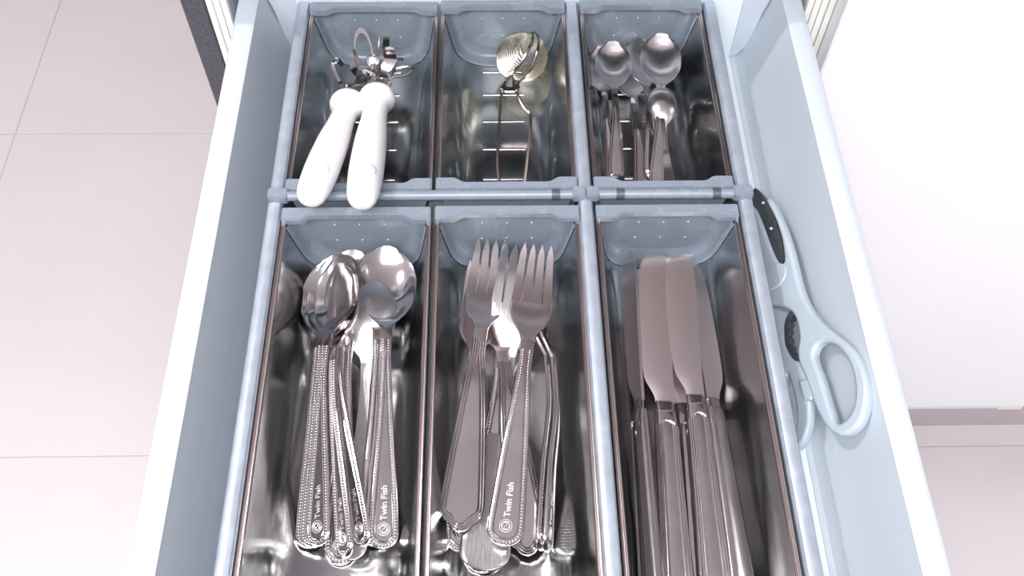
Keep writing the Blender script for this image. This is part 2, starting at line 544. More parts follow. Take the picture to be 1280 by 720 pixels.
def make_tray(name, label, x, y0, y1, ribs, rot=0.0, half=0.0453):
    WK[0] = half / 0.0453
    t = thing(name, label, 'tray', (0, 0, 0), 'steel cutlery trays')
    inn, out = u_line(0.0), u_line(-0.0007)
    prof_ = [(a, b + Z0) for a, b in inn] + [(a, b + Z0) for a, b in reversed(out)]
    ys = [y0, y1]
    tr = MB().loft([[(a, yy, b) for a, b in prof_] for yy in ys]).build('trough', M_tray, t, angle=50)
    for s in (-1, 1):
        e0, e1 = 0.0453 * WK[0] - .0030, 0.0453 * WK[0]
        pr = [(e0, -.4930), (e0, -.4908), (e0 + .0004, -.4903), (e0 + .0010, -.4904), (e0 + .0014, -.4909), (e0 + .0018, -.4904), (e1 - .0004, -.4902), (e1, -.4907), (e1, -.4940), (e1 - .0006, -.4940), (e1 - .0006, -.4925)]
        MB().prism([(s * a, b + Z0) for a, b in pr], y0 + 0.003, y1 - 0.007).build('rim', M_rim, t, angle=30)
    if ribs:
        for yy in ribs:
            rb = MB()
            L, wd, hh = 0.0165, 0.0013, 0.0009
            rings = []
            for px_, sc in ((-1.0, 0.1), (-0.97, 0.8), (-0.9, 1), (0.9, 1), (0.97, 0.8), (1.0, 0.1)):
                rings.append([(px_ * L, yy + wd * sc * math.cos(a), Z0 + FLOOR_Z + hh * sc * math.sin(a)) for a in [k * math.pi / 6 for k in range(7)]])
            rb.loft(rings).build('rib', M_tray, t)
    end_piece(t, y1, 1, True)
    end_piece(t, y0, -1, False)
    base = Vector((0, (y0 + y1) / 2, Z0 + FLOOR_Z - 0.0007))
    for c in t.children:
        c.matrix_parent_inverse = Matrix.Translation(-base)
    t.location = base + Vector((x, 0, 0))
    t.rotation_euler.z = rot
    return t


RIBS = [0.411, 0.438, 0.466, 0.493, 0.520, 0.544]
make_tray('cutlery_tray', 'short steel tray at the back left with grey ends, holding the white-handled tin opener', -0.0853, 0.3875, 0.5590, RIBS, 0, .0469)
make_tray('cutlery_tray', 'short steel tray at the back middle with grey ends, holding the tea strainer', 0.0092, 0.3880, 0.5605, RIBS, 0.002, .0456)
make_tray('cutlery_tray', 'short steel tray at the back right with grey ends, holding the teaspoons', 0.1105, 0.3880, 0.5605, RIBS)
make_tray('cutlery_tray', 'long steel tray at the front left with grey scooped end, holding the big spoons', -0.0853, 0.078, 0.3700, None, 0, .0469)
make_tray('cutlery_tray', 'long steel tray at the front in the middle with grey scooped end, holding the forks', 0.0092, 0.078, 0.3705, None, -0.001, .0456)
make_tray('cutlery_tray', 'long steel tray at the front right with grey scooped end, holding the table knives', 0.1105, 0.078, 0.3705, None)

# ================================================================ CUTLERY
U = [-1, -0.93, -0.75, -0.45, 0, 0.45, 0.75, 0.93, 1]


def strip(stations):
    """stations: (y, half width, centre height, thickness, cup depth, crown, x shift) -> closed metal strip rings"""
    rings = []
    for y, hw, zc, t, cup, crown, xs in stations:
        top = [(xs + u * hw, y, zc - cup * (1 - abs(u)**2.2) + crown * (1 - u * u) - (t * 0.35 if abs(u) == 1 else 0)) for u in U]
        bot = [(xs + u * hw * 0.985, y, zc - cup * (1 - abs(u)**2.2) + crown * 0.3 * (1 - u * u) - t + (t * 0.3 if abs(u) == 1 else 0)) for u in reversed(U)]
        rings.append(top + bot)
    return rings


def text_mesh(body, size):
    c = bpy.data.curves.new('txt', 'FONT')
    c.body = body
    c.size = size
    c.extrude = 0.00008
    c.align_x = 'LEFT'
    t = bpy.data.objects.new('tmp', c)
    COL.objects.link(t)
    bpy.context.view_layer.update()
    me = bpy.data.meshes.new_from_object(t.evaluated_get(bpy.context.evaluated_depsgraph_get()))
    bpy.data.objects.remove(t)
    return me


class Handle:
    """flat handle from y=0 (rounded end) to y=yn (neck)"""
    def __init__(s, ys, ws, zs, yn, rend, scallop=False, t=0.0021, crown=0.0004):
        s.hw0, s.z, s.yn, s.r, s.sc, s.t, s.crown = interp(ys, ws), interp(*zs), yn, rend, scallop, t, crown

    def hw(s, y):
        w = s.hw0(max(y, 0))
        if y < s.r:
            if s.sc:      # wavy end: a rounded middle lobe between two shoulders
                return interp([0, .0006, .0018, .0032, .0048, .0062, .0076, .0092, s.r], [.0004, .0026, .0046, .0058, .0068, .0086, .0106, .0118, w])(y)
            w *= math.sqrt(max(0.0, 1 - ((s.r - y) / s.r)**2))
        return max(w, 0.0004)

    def stations(s, n=30):
        ys = [0.0, 0.0002, 0.0007, 0.0014, 0.0024, 0.0036, 0.005, 0.0065, 0.0082, 0.01] + list(np.linspace(0.0125, s.yn, n))
        return [(y, s.hw(y), s.z(y), s.t, 0, s.crown, 0) for y in ys]

    def top(s, x, y):
        w = s.hw(y)
        u = min(1, abs(x) / w)
        return s.z(y) + s.crown * (1 - u * u)

    def path(s, inset, y1, step=0.0016):
        """line running inside the edge: up the left side, round the end and back"""
        ys = [0.00005, 0.0004, 0.001, 0.0018, 0.003, 0.0045, 0.006, 0.008]
        y = 0.0105
        while y < s.yn:
            ys.append(y)
            y += 0.003
        left = [(-s.hw(y), y) for y in reversed(ys)]
        right = [(s.hw(y), y) for y in ys]
        L = left + [(0, 0.0)] + right
        out = []
        for i, (x, y) in enumerate(L):
            a, b = L[max(i - 1, 0)], L[min(i + 1, len(L) - 1)]
            t = Vector((b[0] - a[0], b[1] - a[1]))
            if t.length == 0:
                continue
            t.normalize()
            q = Vector((x, y)) + Vector((-t.y, t.x)) * inset
            out.append((q.x, q.y))
        pts = [Vector((x, y, s.top(x, y))) for x, y in out if y <= y1]
        # even spacing
        res, acc = [pts[0]], 0.0
        for a, b in zip(pts, pts[1:]):
            d = (b - a).length
            if d == 0:
                continue
            p = step - acc
            while p <= d:
                res.append(a.lerp(b, p / d))
                p += step
            acc = d - (p - step)
        return res


def beads(h, inset, y1, r=0.00052, step=0.00135):
    m = MB()
    for p in h.path(inset, y1, step):
        m.loft([[p + Vector((q * math.cos(a), q * math.sin(a), z)) for a in [k * math.pi / 3 for k in range(6)]]
                for q, z in ((r, -0.0001), (r * 0.85, r * 0.45), (r * 0.35, r * 0.8))], caps=(False, True))
    return m


def ridge(h, insets, y1, r):
    m = MB()
    for i in insets:
        m.tube(h.path(i, y1, 0.002), r, 5)
    return m


def emblem(y, h, R=0.0036):
    m = MB()
    z = lambda x, yy: h.top(x, yy) + 0.00005
    P = lambda pts: [(x, yy, z(x, yy)) for x, yy in pts]
    m.tube(P([(R * math.cos(a), y + R * math.sin(a)) for a in [k * math.pi / 10 for k in range(20)]]), 0.00022, 4, True)
    for sg in (1, -1):
        m.tube(P([(sg * (0.6 * R * math.cos(a)), y + sg * (0.12 * R + 0.55 * R * math.sin(a))) for a in np.linspace(-0.7, 2.6, 9)]), 0.00022, 4)
        m.tube(P([(sg * (0.25 * R * math.cos(a)), y + sg * (0.30 * R + 0.25 * R * math.sin(a))) for a in np.linspace(-1.5, 2.8, 7)]), 0.0002, 4)
        m.tube(P([(sg * -0.45 * R, y + sg * 0.45 * R), (sg * -0.75 * R, y + sg * 0.1 * R), (sg * -0.5 * R, y - sg * 0.15 * R)]), 0.0002, 4)
    return m


def dress(t, h, style, y1, handle, text=True, ys=0.011):
    if style == 'bead':
        tag(beads(h, 0.0022, y1, .00068, .0018).build('beaded_border', M_bead, handle), kind='stuff')
        ridge(h, (0.0007, 0.0037), y1, 0.00042).build('border_line', M_cut, handle)
        if text:
            sz = 0.0052
            me = text_mesh('Twin Fish', sz)
            me.transform(Matrix.Translation((0.0018, ys + 0.0048, 0)) @ Matrix.Rotation(math.pi / 2, 4, 'Z'))
            for v in me.vertices:
                v.co.z += h.top(v.co.x, v.co.y) + 0.00003
            link('engraved_lettering', me, M_etch, handle, False)
            emblem(ys, h).build('engraved_emblem', M_etch, handle)
    else:
        ridge(h, (0.0006, 0.0021, 0.0036), y1, 0.00062).build('reeded_border', M_cut, handle)


def make_spoon(name, L=0.2, style='bead', text=True):
    k = L / 0.2
    t = thing(name, '', 'spoon')
    h = Handle([0, .004, .012, .03, .06, .09, .115, .136], [.0086, .0088, .0088, .0080, .0060, .0044, .0036, .0042],
               ([0, .05, .1, .125, .136], [.0, .006, .0115, .0125, .0115]), .136, .0085)
    hd = MB().loft(strip(h.stations())).build('handle', M_cut, t, angle=60)
    if style:
        dress(t, h, style, .128, hd, text)
    hwf = interp([0, .05, .12, .25, .45, .62, .78, .9, .97, 1.0], [.0042, .0050, .0085, .0148, .0192, .0198, .0172, .0122, .0066, .0012])
    zf = interp([0, .15, .4, .7, 1.0], [.0115, .0088, .0068, .0066, .0080])
    cf = interp([0, .1, .25, .5, .75, .92, 1.0], [0, .0010, .0055, .0090, .0068, .0022, 0.0])
    st = []
    for v in [0, .03, .06, .1, .15, .2, .26, .33, .4, .48, .56, .64, .72, .79, .85, .9, .94, .97, .99, 1.0]:
        st.append((.136 + .064 * v, hwf(v), zf(v), .0021 if v < .15 else .0014, cf(v), .0004 * max(0, 1 - v * 8), 0))
    MB().loft(strip(st)).build('bowl', M_cut, t, angle=60)
    if k != 1:
        for o in t.children:
            o.scale = (1, 1, 1)
    return t


def make_fork(style, wide=1.0):
    t = thing('dinner_fork', '', 'fork')
    sc = style == 'reed'
    wide *= 1.2 if sc else 1.0
    h = Handle([0, .004, .012, .03, .06, .09, .11, .126], [wide * w for w in (.0106, .0108, .0107, .0098, .0078, .0054)] + [.0042, .0044],
               ([0, .05, .1, .126], [.0, .006, .0125, .0125]), .126, .0095 if not sc else .012, sc)
    hd = MB().loft(strip(h.stations())).build('handle', M_cut, t, angle=60)
    dress(t, h, style, .119, hd)
    yb = .157
    zf = interp([.126, .14, .157, .175, .19, .2], [.0125, .0080, .0040, .0028, .0048, .0075])
    hwf = interp([.126, .132, .140, .149, .157], [.0044, .0062, .0108, .0134, .0137])
    st = [(y, hwf(y), zf(y), .0021 - (y - .126) * .012, interp([.126, .142, .157], [0, .0012, 0])(y), .0004 * max(0, 1 - (y - .126) * 60), 0) for y in np.linspace(.126, yb, 16)]
    MB().loft(strip(st)).build('head', M_knife, t, angle=60)
    for i in range(4):
        c0, c1 = -.01035 + .0069 * i, -.0087 + .0058 * i
        stt = []
        for y in list(np.linspace(yb - .0004, .192, 11)) + [.195, .1975, .1992, .2]:
            v = (y - yb) / (.2 - yb)
            w = .00318 - .0011 * v
            if y > .192:
                w *= max(.22, 1 - ((y - .192) / .0083)**1.6)
            base_cup = 0.0
            stt.append((y, w, zf(y) - .00008, .0017 - .0004 * v, 0, .00004, c0 + (c1 - c0) * v))
        MB().loft(strip(stt)).build('tine', M_knife, t, angle=60)
    return t


def make_knife():
    t = thing('table_knife', '', 'knife')
    # hollow handle: oval, reeded edges, y 0..0.098
    KS = .030
    hw = interp([0, .004, .015, .05, .10, .122, .128], [.0070, .0092, .0098, .0086, .0074, .0070, .0066])
    th = interp([0, .004, .02, .08, .122, .128], [.0034, .0046, .0050, .0046, .0044, .0036])
    rings = []
    for y in [0, .0006, .002, .005, .01, .018, .03, .05, .07, .09, .11, .118, .123, .1255, .128]:
        e = math.sqrt(max(0.04, 1 - (max(0, .004 - y) / .0042)**2))
        rings.append([(hw(y) * e * math.cos(a) * (1 if abs(math.cos(a)) < .8 else 1), y, th(y) * e * math.copysign(abs(math.sin(a))**.8, math.sin(a))) for a in [k * math.pi / 12 for k in range(24)]])
    hd = MB().loft(rings).build('handle', M_cut, t, angle=50)
    m = MB()
    for fr_ in (0.48, 0.66, 0.82):
        for sx in (-1, 1):
            zz = lambda y: th(y) * (1 - fr_**2)**.4
            m.tube([(sx * fr_ * hw(y), y, zz(y)) for y in np.linspace(.006, .118, 24)], .00070, 6)
    for fr_ in (0.48, 0.66):
        m.tube([(fr_ * hw(.118) * math.cos(a), .118 + .0042 * math.sin(a), th(.12) * (1 - (fr_ * math.cos(a))**2)**.4 - 0.0001) for a in np.linspace(0, math.pi, 9)], .00065, 6)
    m.build('reeded_border', M_cut, hd)
    bo = []
    for y, w, z in ((.097, .0066, .0036), (.0985, .0063, .0028), (.1005, .0060, .0022), (.1045, .0058, .0019), (.106, .0056, .0013)):
        bo.append([(w * math.cos(a), y + KS, z * math.sin(a)) for a in [k * math.pi / 8 for k in range(16)]])
    MB().loft(bo).build('bolster', M_cut, t, angle=40)
    left = interp([.104, .108, .114, .121, .13, .145, .17, .19, .2, .206, .2095, .21], [-.0056, -.0058, -.0082, -.0112, -.0122, -.0124, -.0120, -.0111, -.0098, -.0078, -.0048, -.0006])
    right = interp([.104, .12, .15, .19, .2, .206, .2095, .21], [.0056, .0058, .0068, .0084, .0083, .0072, .0048, .0008])
    rings = []
    for y in list(np.linspace(.104, .125, 10)) + list(np.linspace(.13, .19, 10)) + [.195, .2, .203, .206, .208, .2092, .2097, .21]:
        a, b = left(y), right(y)
        tk = .0011 - .0004 * (y - .104) / .106
        rings.append([(a + (b - a) * u, y + KS, s_ * tk * q) for s_, seq in ((1, ((0, .12), (.25, .7), (.6, 1), (1, .9))), (-1, ((1, .9), (.6, 1), (.25, .7), (0, .12)))) for u, q in seq])
    MB().loft(rings).build('blade', M_knife, t, angle=50)
    return t


def make_teaspoon(style='reed'):
    t = thing('teaspoon', '', 'spoon')
    h = Handle([0, .003, .01, .025, .046, .063, .078, .083], [.0064, .0066, .0066, .0056, .0040, .0029, .0026, .0030],
               ([0, .03, .058, .075, .083], [.0, .004, .0075, .0080, .0072]), .083, .006, False, .0018, .0003)
    hd = MB().loft(strip(h.stations(20))).build('handle', M_cut, t, angle=60)
    if style:
        ridge(h, (.0006, .0021), .076, .00055).build('reeded_border', M_cut, hd)
    hwf = interp([0, .05, .12, .25, .45, .62, .78, .9, .97, 1.0], [.0030, .0036, .0066, .0116, .0153, .0155, .0133, .0092, .0050, .0009])
    zf = interp([0, .15, .4, .7, 1.0], [.0072, .0056, .0045, .0045, .0058])
    cf = interp([0, .1, .25, .5, .75, .92, 1.0], [0, .0008, .0040, .0064, .0048, .0016, 0.0])
    st = [(.083 + .052 * v, hwf(v), zf(v), .0018 if v < .15 else .0012, cf(v), .0003 * max(0, 1 - v * 8), 0)
          for v in [0, .03, .06, .1, .15, .2, .26, .33, .4, .48, .56, .64, .72, .79, .85, .9, .94, .97, .99, 1.0]]
    MB().loft(strip(st)).build('bowl', M_bowl, t, angle=60)
    return t


def pose(o, E, T, L, roll=0.0, flip=False, fit=True):
    """lay a piece from handle end E to tip T, turned about its own length by roll degrees"""
    E, T = Vector(E), Vector(T)
    T0 = T.copy()
    zt = {.2: .008, .24: 0.0, .135: .0058}[L]
    for _ in range(4):
        d = T0 - E
        s = d.length / L
        y = d.normalized()
        x = y.cross(Vector((0, 0, 1))).normalized()
        z = x.cross(y)
        R_ = Matrix((x, y, z)).transposed()
        R_ = R_ @ Matrix.Rotation(math.radians(roll + (180 if flip else 0)), 3, 'Y')
        T0 = T - R_ @ Vector((0, 0, zt * s))
    o.matrix_world = Matrix.Translation(E) @ R_.to_4x4() @ Matrix.Scale(s, 4)


def reskin(o, m):
    """give the plain back of a turned piece its own satin steel"""
    for c in o.children:
        c.data = c.data.copy()
        c.data.materials[0] = m


def spread(proto, rows, L, group):
    """first row moves the prototype, the rest are copies of it and of its parts"""
    for i, (label, E, T, roll, flip) in enumerate(rows):
        o = proto if i == 0 else copy_tree(proto)
        tag(o, label, None, group)
        pose(o, E, T, L, roll, flip)


# ---- big spoons, front left tray
spread(make_spoon('table_spoon'), [
    ('big spoon lowest in the left pile, its beaded handle end nearest the drawer front', (-0.0865, 0.1614, 0.7615), (-0.0933, 0.3686, 0.7710), 0, False),
    ('big spoon at the left edge of the pile, outermost of the three leaning bowls', (-0.1045, 0.1701, 0.7650), (-0.1052, 0.3558, 0.7805), -14, False),
    ('big spoon nested second from the left among the leaning bowls', (-0.1018, 0.1697, 0.7675), (-0.1018, 0.3566, 0.7830), -22, False),
    ('big spoon nested third from the left, its rim a thin bright line', (-0.0988, 0.1697, 0.7700), (-0.0982, 0.3548, 0.7855), -30, False),
    ('big spoon directly beneath the rightmost one, its handle running just left of it', (-0.0685, 0.1709, 0.7650), (-0.0732, 0.3639, 0.7785), 6, False),
    ('rightmost big spoon with beaded handle and bowl turned up against the grey scoop', (-0.0623, 0.1682, 0.7675), (-0.0690, 0.3629, 0.7835), 8, False),
    ('big spoon with dark beaded handle crossing the pile from upper left to lower right', (-0.0731, 0.1678, 0.7735), (-0.0992, 0.3457, 0.7880), -46, False),
    ('topmost big spoon in the left tray, beaded handle lying over the middle of the pile', (-0.0819, 0.1610, 0.7760), (-0.0958, 0.3409, 0.7915), -50, False),
], .2, 'big spoons in the front left tray')
fs = make_spoon('table_spoon', text=False)
tag(fs, 'big spoon turned face down in the middle of the pile, showing its plain satin back', None, 'big spoons in the front left tray')
reskin(fs, M_back)
pose(fs, (-0.0792, 0.1624, 0.7670), (-0.0786, 0.3418, 0.7750), .2, 0, True)

# ---- forks, front middle tray
spread(make_fork('reed'), [
    ('top left fork with a reeded handle and a wavy handle end', (-0.0195, 0.1725, 0.7830), (-0.0004, 0.3680, 0.7835), 0, False),
    ('reeded fork under the two top ones, its wavy end showing at the lower right', (0.0187, 0.1637, 0.7670), (-0.0020, 0.3579, 0.7760), 0, False),
], .2, 'forks in the front middle tray')
spread(make_fork('bead'), [
    ('top right fork with a beaded handle and lettering near its rounded end', (0.0044, 0.1636, 0.7850), (0.0290, 0.3523, 0.7990), 4, False),
    ('fork at the left of the pile under the wavy-ended one, only its beaded end showing', (-0.0190, 0.1647, 0.7710), (-0.0062, 0.3551, 0.7765), 0, False),
    ('lowest fork of the pile, its beaded end rim showing under the plain turned one', (-0.0076, 0.1556, 0.7625), (0.0127, 0.3576, 0.7735), 0, False),
    ('fork standing on edge at the right of the pile, left one of the two', (0.0265, 0.1644, 0.7730), (0.0271, 0.3512, 0.7780), 72, False),
    ('fork standing on edge at the far right of the pile, right one of the two', (0.0295, 0.1635, 0.7730), (0.0312, 0.3499, 0.7780), 76, False),
], .2, 'forks in the front middle tray')
fb = make_fork('', 1.25)
tag(fb, 'fork turned face down, its wide plain satin handle end nearest the drawer front', None, 'forks in the front middle tray')
reskin(fb, M_back)
pose(fb, (-0.0070, 0.1525, 0.7775), (0.0183, 0.3607, 0.7845), .2, 0, True)

# ---- knives, front right tray
spread(make_knife(), [
    ('table knife at the left of the tray standing on its edge', (0.0839, 0.1157, 0.7745), (0.0887, 0.3585, 0.7785), -70, False),
    ('table knife with the broadest view of its brushed blade, second from the left', (0.0968, 0.1149, 0.7770), (0.1048, 0.3540, 0.7840), 0, False),
    ('table knife half hidden under the broad blade, third from the left', (0.1098, 0.1169, 0.7670), (0.1183, 0.3582, 0.7740), 0, False),
    ('table knife with a plain shiny blade lying to the right of the broad one', (0.1178, 0.1264, 0.7785), (0.1209, 0.3512, 0.7860), 0, False),
    ('rightmost table knife, tilted so that its blade shines warm cream', (0.1335, 0.1271, 0.7750), (0.1289, 0.3498, 0.7805), 30, True),
    ('table knife lowest in the pile, only its reeded handle showing between the others', (0.1282, 0.1252, 0.7660), (0.1271, 0.3557, 0.7700), 0, True),
], .24, 'table knives in the front right tray')

# ---- teaspoons, back right tray
spread(make_teaspoon(), [
    ('teaspoon with its bowl facing up at the left of the tray', (0.0877, 0.4300, 0.7690), (0.0916, 0.5460, 0.7880), 0, False),
    ('teaspoon tucked behind the left one, only the dark left rim of its bowl showing', (0.0847, 0.4299, 0.7655), (0.0842, 0.5503, 0.7800), -15, False),
    ('teaspoon farthest back in the middle, its bowl half hidden by the biggest one', (0.1142, 0.4290, 0.7690), (0.1140, 0.5574, 0.7805), 12, False),
    ('biggest teaspoon, its bright bowl facing up at the right', (0.1153, 0.4190, 0.7700), (0.1277, 0.5479, 0.7940), 0, False),
    ('teaspoon lying slanted under the others, its plain handle running down to the front flange', (0.1071, 0.4188, 0.7640), (0.1044, 0.5552, 0.7720), 0, False),
], .135, 'teaspoons in the back right tray')
ts = make_teaspoon('')
tag(ts, 'small plain coffee spoon turned face down on top of the teaspoons at the right', None, 'teaspoons in the back right tray')
pose(ts, (0.1223, 0.4093, 0.7760), (0.1233, 0.5000, 0.7870), .135, 0, True)

# ---- tin opener, back left tray
ORG = Vector((-0.0950, 0.4948, 0.7585))
op = thing('tin_opener', 'tin opener with two white handles and a steel head, lying across the back left tray', 'tin opener', ORG)


def hang(o, name, mb, m, angle=40, **k):
    c = mb.build(name, m, o, angle=angle, **k)
    if o.parent is None:
        c.matrix_parent_inverse = Matrix.Translation(o.location).inverted()
    return c


for E, C in (((-0.1101, 0.3687, 0.8310), (-0.0998, 0.4788, 0.7950)), ((-0.0792, 0.3660, 0.8310), (-0.0803, 0.4839, 0.7960))):
    E, C = Vector(E), Vector(C)
    ax = (E - C).normalized()
    sd = ax.cross(Vector((0, 0, 1))).normalized()
    nu = sd.cross(ax)
    L = (E - C).length + .008
    rr = interp([0, .015, .05, .085, .13, .2, .45, .7, .88, .95, .985, 1.0], [.0104, .0126, .0130, .0112, .0086, .0086, .0106, .0112, .0104, .0090, .0064, .0015])
    rings = []
    for v in [0, .01, .02, .035, .05, .07, .085, .1, .13, .2, .28, .36, .45, .55, .65, .75, .82, .88, .92, .95, .97, .985, .995, 1.0]:
        c = C + ax * (L * v)
        rings.append([c + rr(v) * (math.cos(a) * sd + (.92 * math.sin(a)) * nu) for a in [k * math.pi / 14 for k in range(28)]])
    hd = hang(op, 'handle', MB().loft(rings), M_white, 60)
    c = C + ax * (L * .81) + nu * .0070
    rings = []
    for q in np.linspace(-1, 1, 9):
        w = math.sqrt(max(.02, 1 - q * q))
        rings.append([c + ax * (.0095 * q) + w * (.0080 * math.cos(a) * sd + .0036 * math.sin(a) * nu) for a in [k * math.pi / 8 for k in range(16)]])
    MB().loft(rings).build('thumb_rest', M_white, hd, angle=60)


def flat(pts, w, t=0.0011):
    """bent strip of sheet steel of width w following pts"""
    P_ = [Vector(p) for p in pts]
    rings = []
    for i, p in enumerate(P_):
        t_ = (P_[min(i + 1, len(P_) - 1)] - P_[max(i - 1, 0)]).normalized()
        s_ = t_.cross(Vector((0, 0, 1)))
        s_ = s_.normalized() if s_.length > .05 else Vector((1, 0, 0))
        n_ = s_.cross(t_)
        ww = w[i] if hasattr(w, '__len__') else w
        rings.append([p + s_ * ww / 2 + n_ * t / 2, p - s_ * ww / 2 + n_ * t / 2, p - s_ * ww / 2 - n_ * t / 2, p + s_ * ww / 2 - n_ * t / 2])
    return MB().loft(rings)


hang(op, 'shank', flat([(-0.0998, 0.4809, 0.7920), (-0.0988, 0.5010, 0.7840), (-0.0957, 0.5155, 0.7790), (-0.0909, 0.5283, 0.7760)], .0085, .002), M_wire)
hang(op, 'shank', flat([(-0.0802, 0.4860, 0.7930), (-0.0794, 0.5011, 0.7870), (-0.0801, 0.5157, 0.7820), (-0.0847, 0.5279, 0.7780)], .0085, .002), M_wire)
hang(op, 'shank_loop', MB().tube(smooth_closed([(-0.1022, 0.4938, 0.7890), (-0.1017, 0.5011, 0.7880), (-0.0932, 0.5018, 0.7880), (-0.0903, 0.4945, 0.7890), (-0.0964, 0.4914, 0.7890)], 3), .0007, 8, True), M_cut)
hang(op, 'shank_loop', MB().tube(smooth_closed([(-0.0840, 0.4988, 0.7910), (-0.0830, 0.5079, 0.7890), (-0.0736, 0.5047, 0.7890), (-0.0734, 0.4941, 0.7910), (-0.0791, 0.4933, 0.7910)], 3), .0007, 8, True), M_cut)
hang(op, 'bottle_opener_hook', flat(smooth_open([(-0.0995, 0.5077, 0.7820), (-0.1042, 0.5078, 0.7820), (-0.1093, 0.5076, 0.7830), (-0.1122, 0.5113, 0.7850), (-0.1152, 0.5180, 0.7880), (-0.1147, 0.5225, 0.7900), (-0.1126, 0.5249, 0.7900), (-0.1090, 0.5212, 0.7880)], 4), .0024, .0030), M_cut)
hang(op, 'lid_lifter', flat([(-0.1029, 0.5253, 0.7880), (-0.1012, 0.5209, 0.7850), (-0.0983, 0.5180, 0.7830), (-0.0927, 0.5198, 0.7820)], [.002, .006, .0075, .004]), M_cut)
hang(op, 'pierce_spike', flat([(-0.1012, 0.5335, 0.7920), (-0.1000, 0.5321, 0.7870), (-0.0986, 0.5289, 0.7820)], [.0008, .0026, .0034]), M_wire)
cut = MB()
cc, e1, e2 = Vector((-0.0945, 0.5358, 0.7850)), Vector((.0075, -.002, .0015)), Vector((-.0015, .0145, .0130))
nn = e1.cross(e2).normalized()
ri = lambda s_, off: [cc + s_ * (math.cos(a) * e1 + math.sin(a) * e2) + nn * off for a in [k * math.pi / 14 for k in range(28)]]
cut.loft([ri(1, .0006), ri(1, -.0006), ri(.80, -.0006), ri(.80, .0006)], loop=True)
hang(op, 'cutter_guard', cut, M_cut)
hang(op, 'cutting_wheel', MB().loft([[Vector((-0.0881, 0.5322, 0.7820)) + q * (math.cos(a) * Vector((.0052, 0, 0)) + math.sin(a) * Vector((0, .004, .0034))) + Vector((0, -.65, .75)) * h for a in [k * math.pi / 10 for k in range(20)]]
                                     for q, h in ((.4, -.0016), (.9, -.0012), (1, 0), (.9, .0008), (.5, .0014), (.45, .003))]), M_cut)
hang(op, 'guard_arm', flat([(-0.0940, 0.5223, 0.7820), (-0.0903, 0.5198, 0.7820), (-0.0861, 0.5173, 0.7820), (-0.0844, 0.5107, 0.7830)], .0022, .0022), M_cut)
hang(op, 'pivot_pin', MB().tube([(-0.0828, 0.5438, 0.7940), (-0.0836, 0.5382, 0.7890), (-0.0851, 0.5351, 0.7840)], .0009, 8), M_wire)
hang(op, 'can_clamp', flat([(-0.0774, 0.5438, 0.7940), (-0.0773, 0.5390, 0.7930), (-0.0779, 0.5353, 0.7910), (-0.0753, 0.5311, 0.7910), (-0.0735, 0.5257, 0.7890), (-0.0765, 0.5214, 0.7860), (-0.0788, 0.5169, 0.7840), (-0.0798, 0.5123, 0.7830)], [.0045, .0048, .0050, .0085, .0100, .0088, .0055, .0055], .0016), M_cut)
hang(op, 'clamp_tab', flat([(-0.0774, 0.5313, 0.7940), (-0.0739, 0.5321, 0.7940), (-0.0711, 0.5323, 0.7930)], .0030, .0016), M_cut)
hang(op, 'turning_key_shaft', MB().tube([(-0.0775, 0.5338, 0.7820), (-0.0717, 0.5348, 0.7810), (-0.0658, 0.5358, 0.7800)], .0011, 8), M_wire)
kk = smooth_closed([(-0.0734, 0.5186, 0.7790), (-0.0658, 0.5194, 0.7790), (-0.0605, 0.5217, 0.7800), (-0.0576, 0.5247, 0.7810), (-0.0606, 0.5272, 0.7810), (-0.0661, 0.5275, 0.7800), (-0.0714, 0.5260, 0.7790)], 4)
hang(op, 'turning_key', MB().tube(kk, .0009, 6, True), M_wire)

# ---- mesh tea strainer, back middle tray
c0 = Vector((0.0218, 0.5368, 0.7810))
tea = thing('tea_strainer', 'gold-tinted mesh ball tea strainer with two long wire handles, lying in the back middle tray', 'strainer', (c0.x, c0.y - .05, Z0 - .5415))
ax = Vector((.80, -.22, -.50)).normalized()
R0 = .0182


def mesh_cup(a, centre):
    a = a.normalized()
    e = a.cross(Vector((.25, 1, .4))).normalized()
    f = a.cross(e)
    cup = MB()
    K = 13
    for d1, d2 in ((e, f), (f, e)):
        for i in range(-K + 1, K):
            p = i / K * R0 * .99
            q = math.sqrt(R0 * R0 - p * p)
            pts = []
            for k in range(17):
                th_ = math.pi * k / 16
                pts.append(centre + d1 * p + d2 * (q * math.cos(th_)) + a * (q * math.sin(th_) * .92))
            cup.tube(pts, (.00027 if d1 is e else .00012), 4)
    c = hang(tea, 'mesh_cup', cup, M_mesh)
    tag(c, kind='stuff')
    ringm = MB()
    circ = lambda r_, o_: [centre + r_ * (math.cos(t_) * e + math.sin(t_) * f) + a * o_ for t_ in [k * math.pi / 20 for k in range(40)]]
    ringm.loft([circ(R0 + .0002, .0018), circ(R0 + .0002, -.0001), circ(R0 + .0012, -.0003), circ(R0 + .0017, .0002), circ(R0 + .0010, .0006), circ(R0 + .0008, .0018)], loop=True)
    hang(tea, 'rim_band', ringm, M_wire)


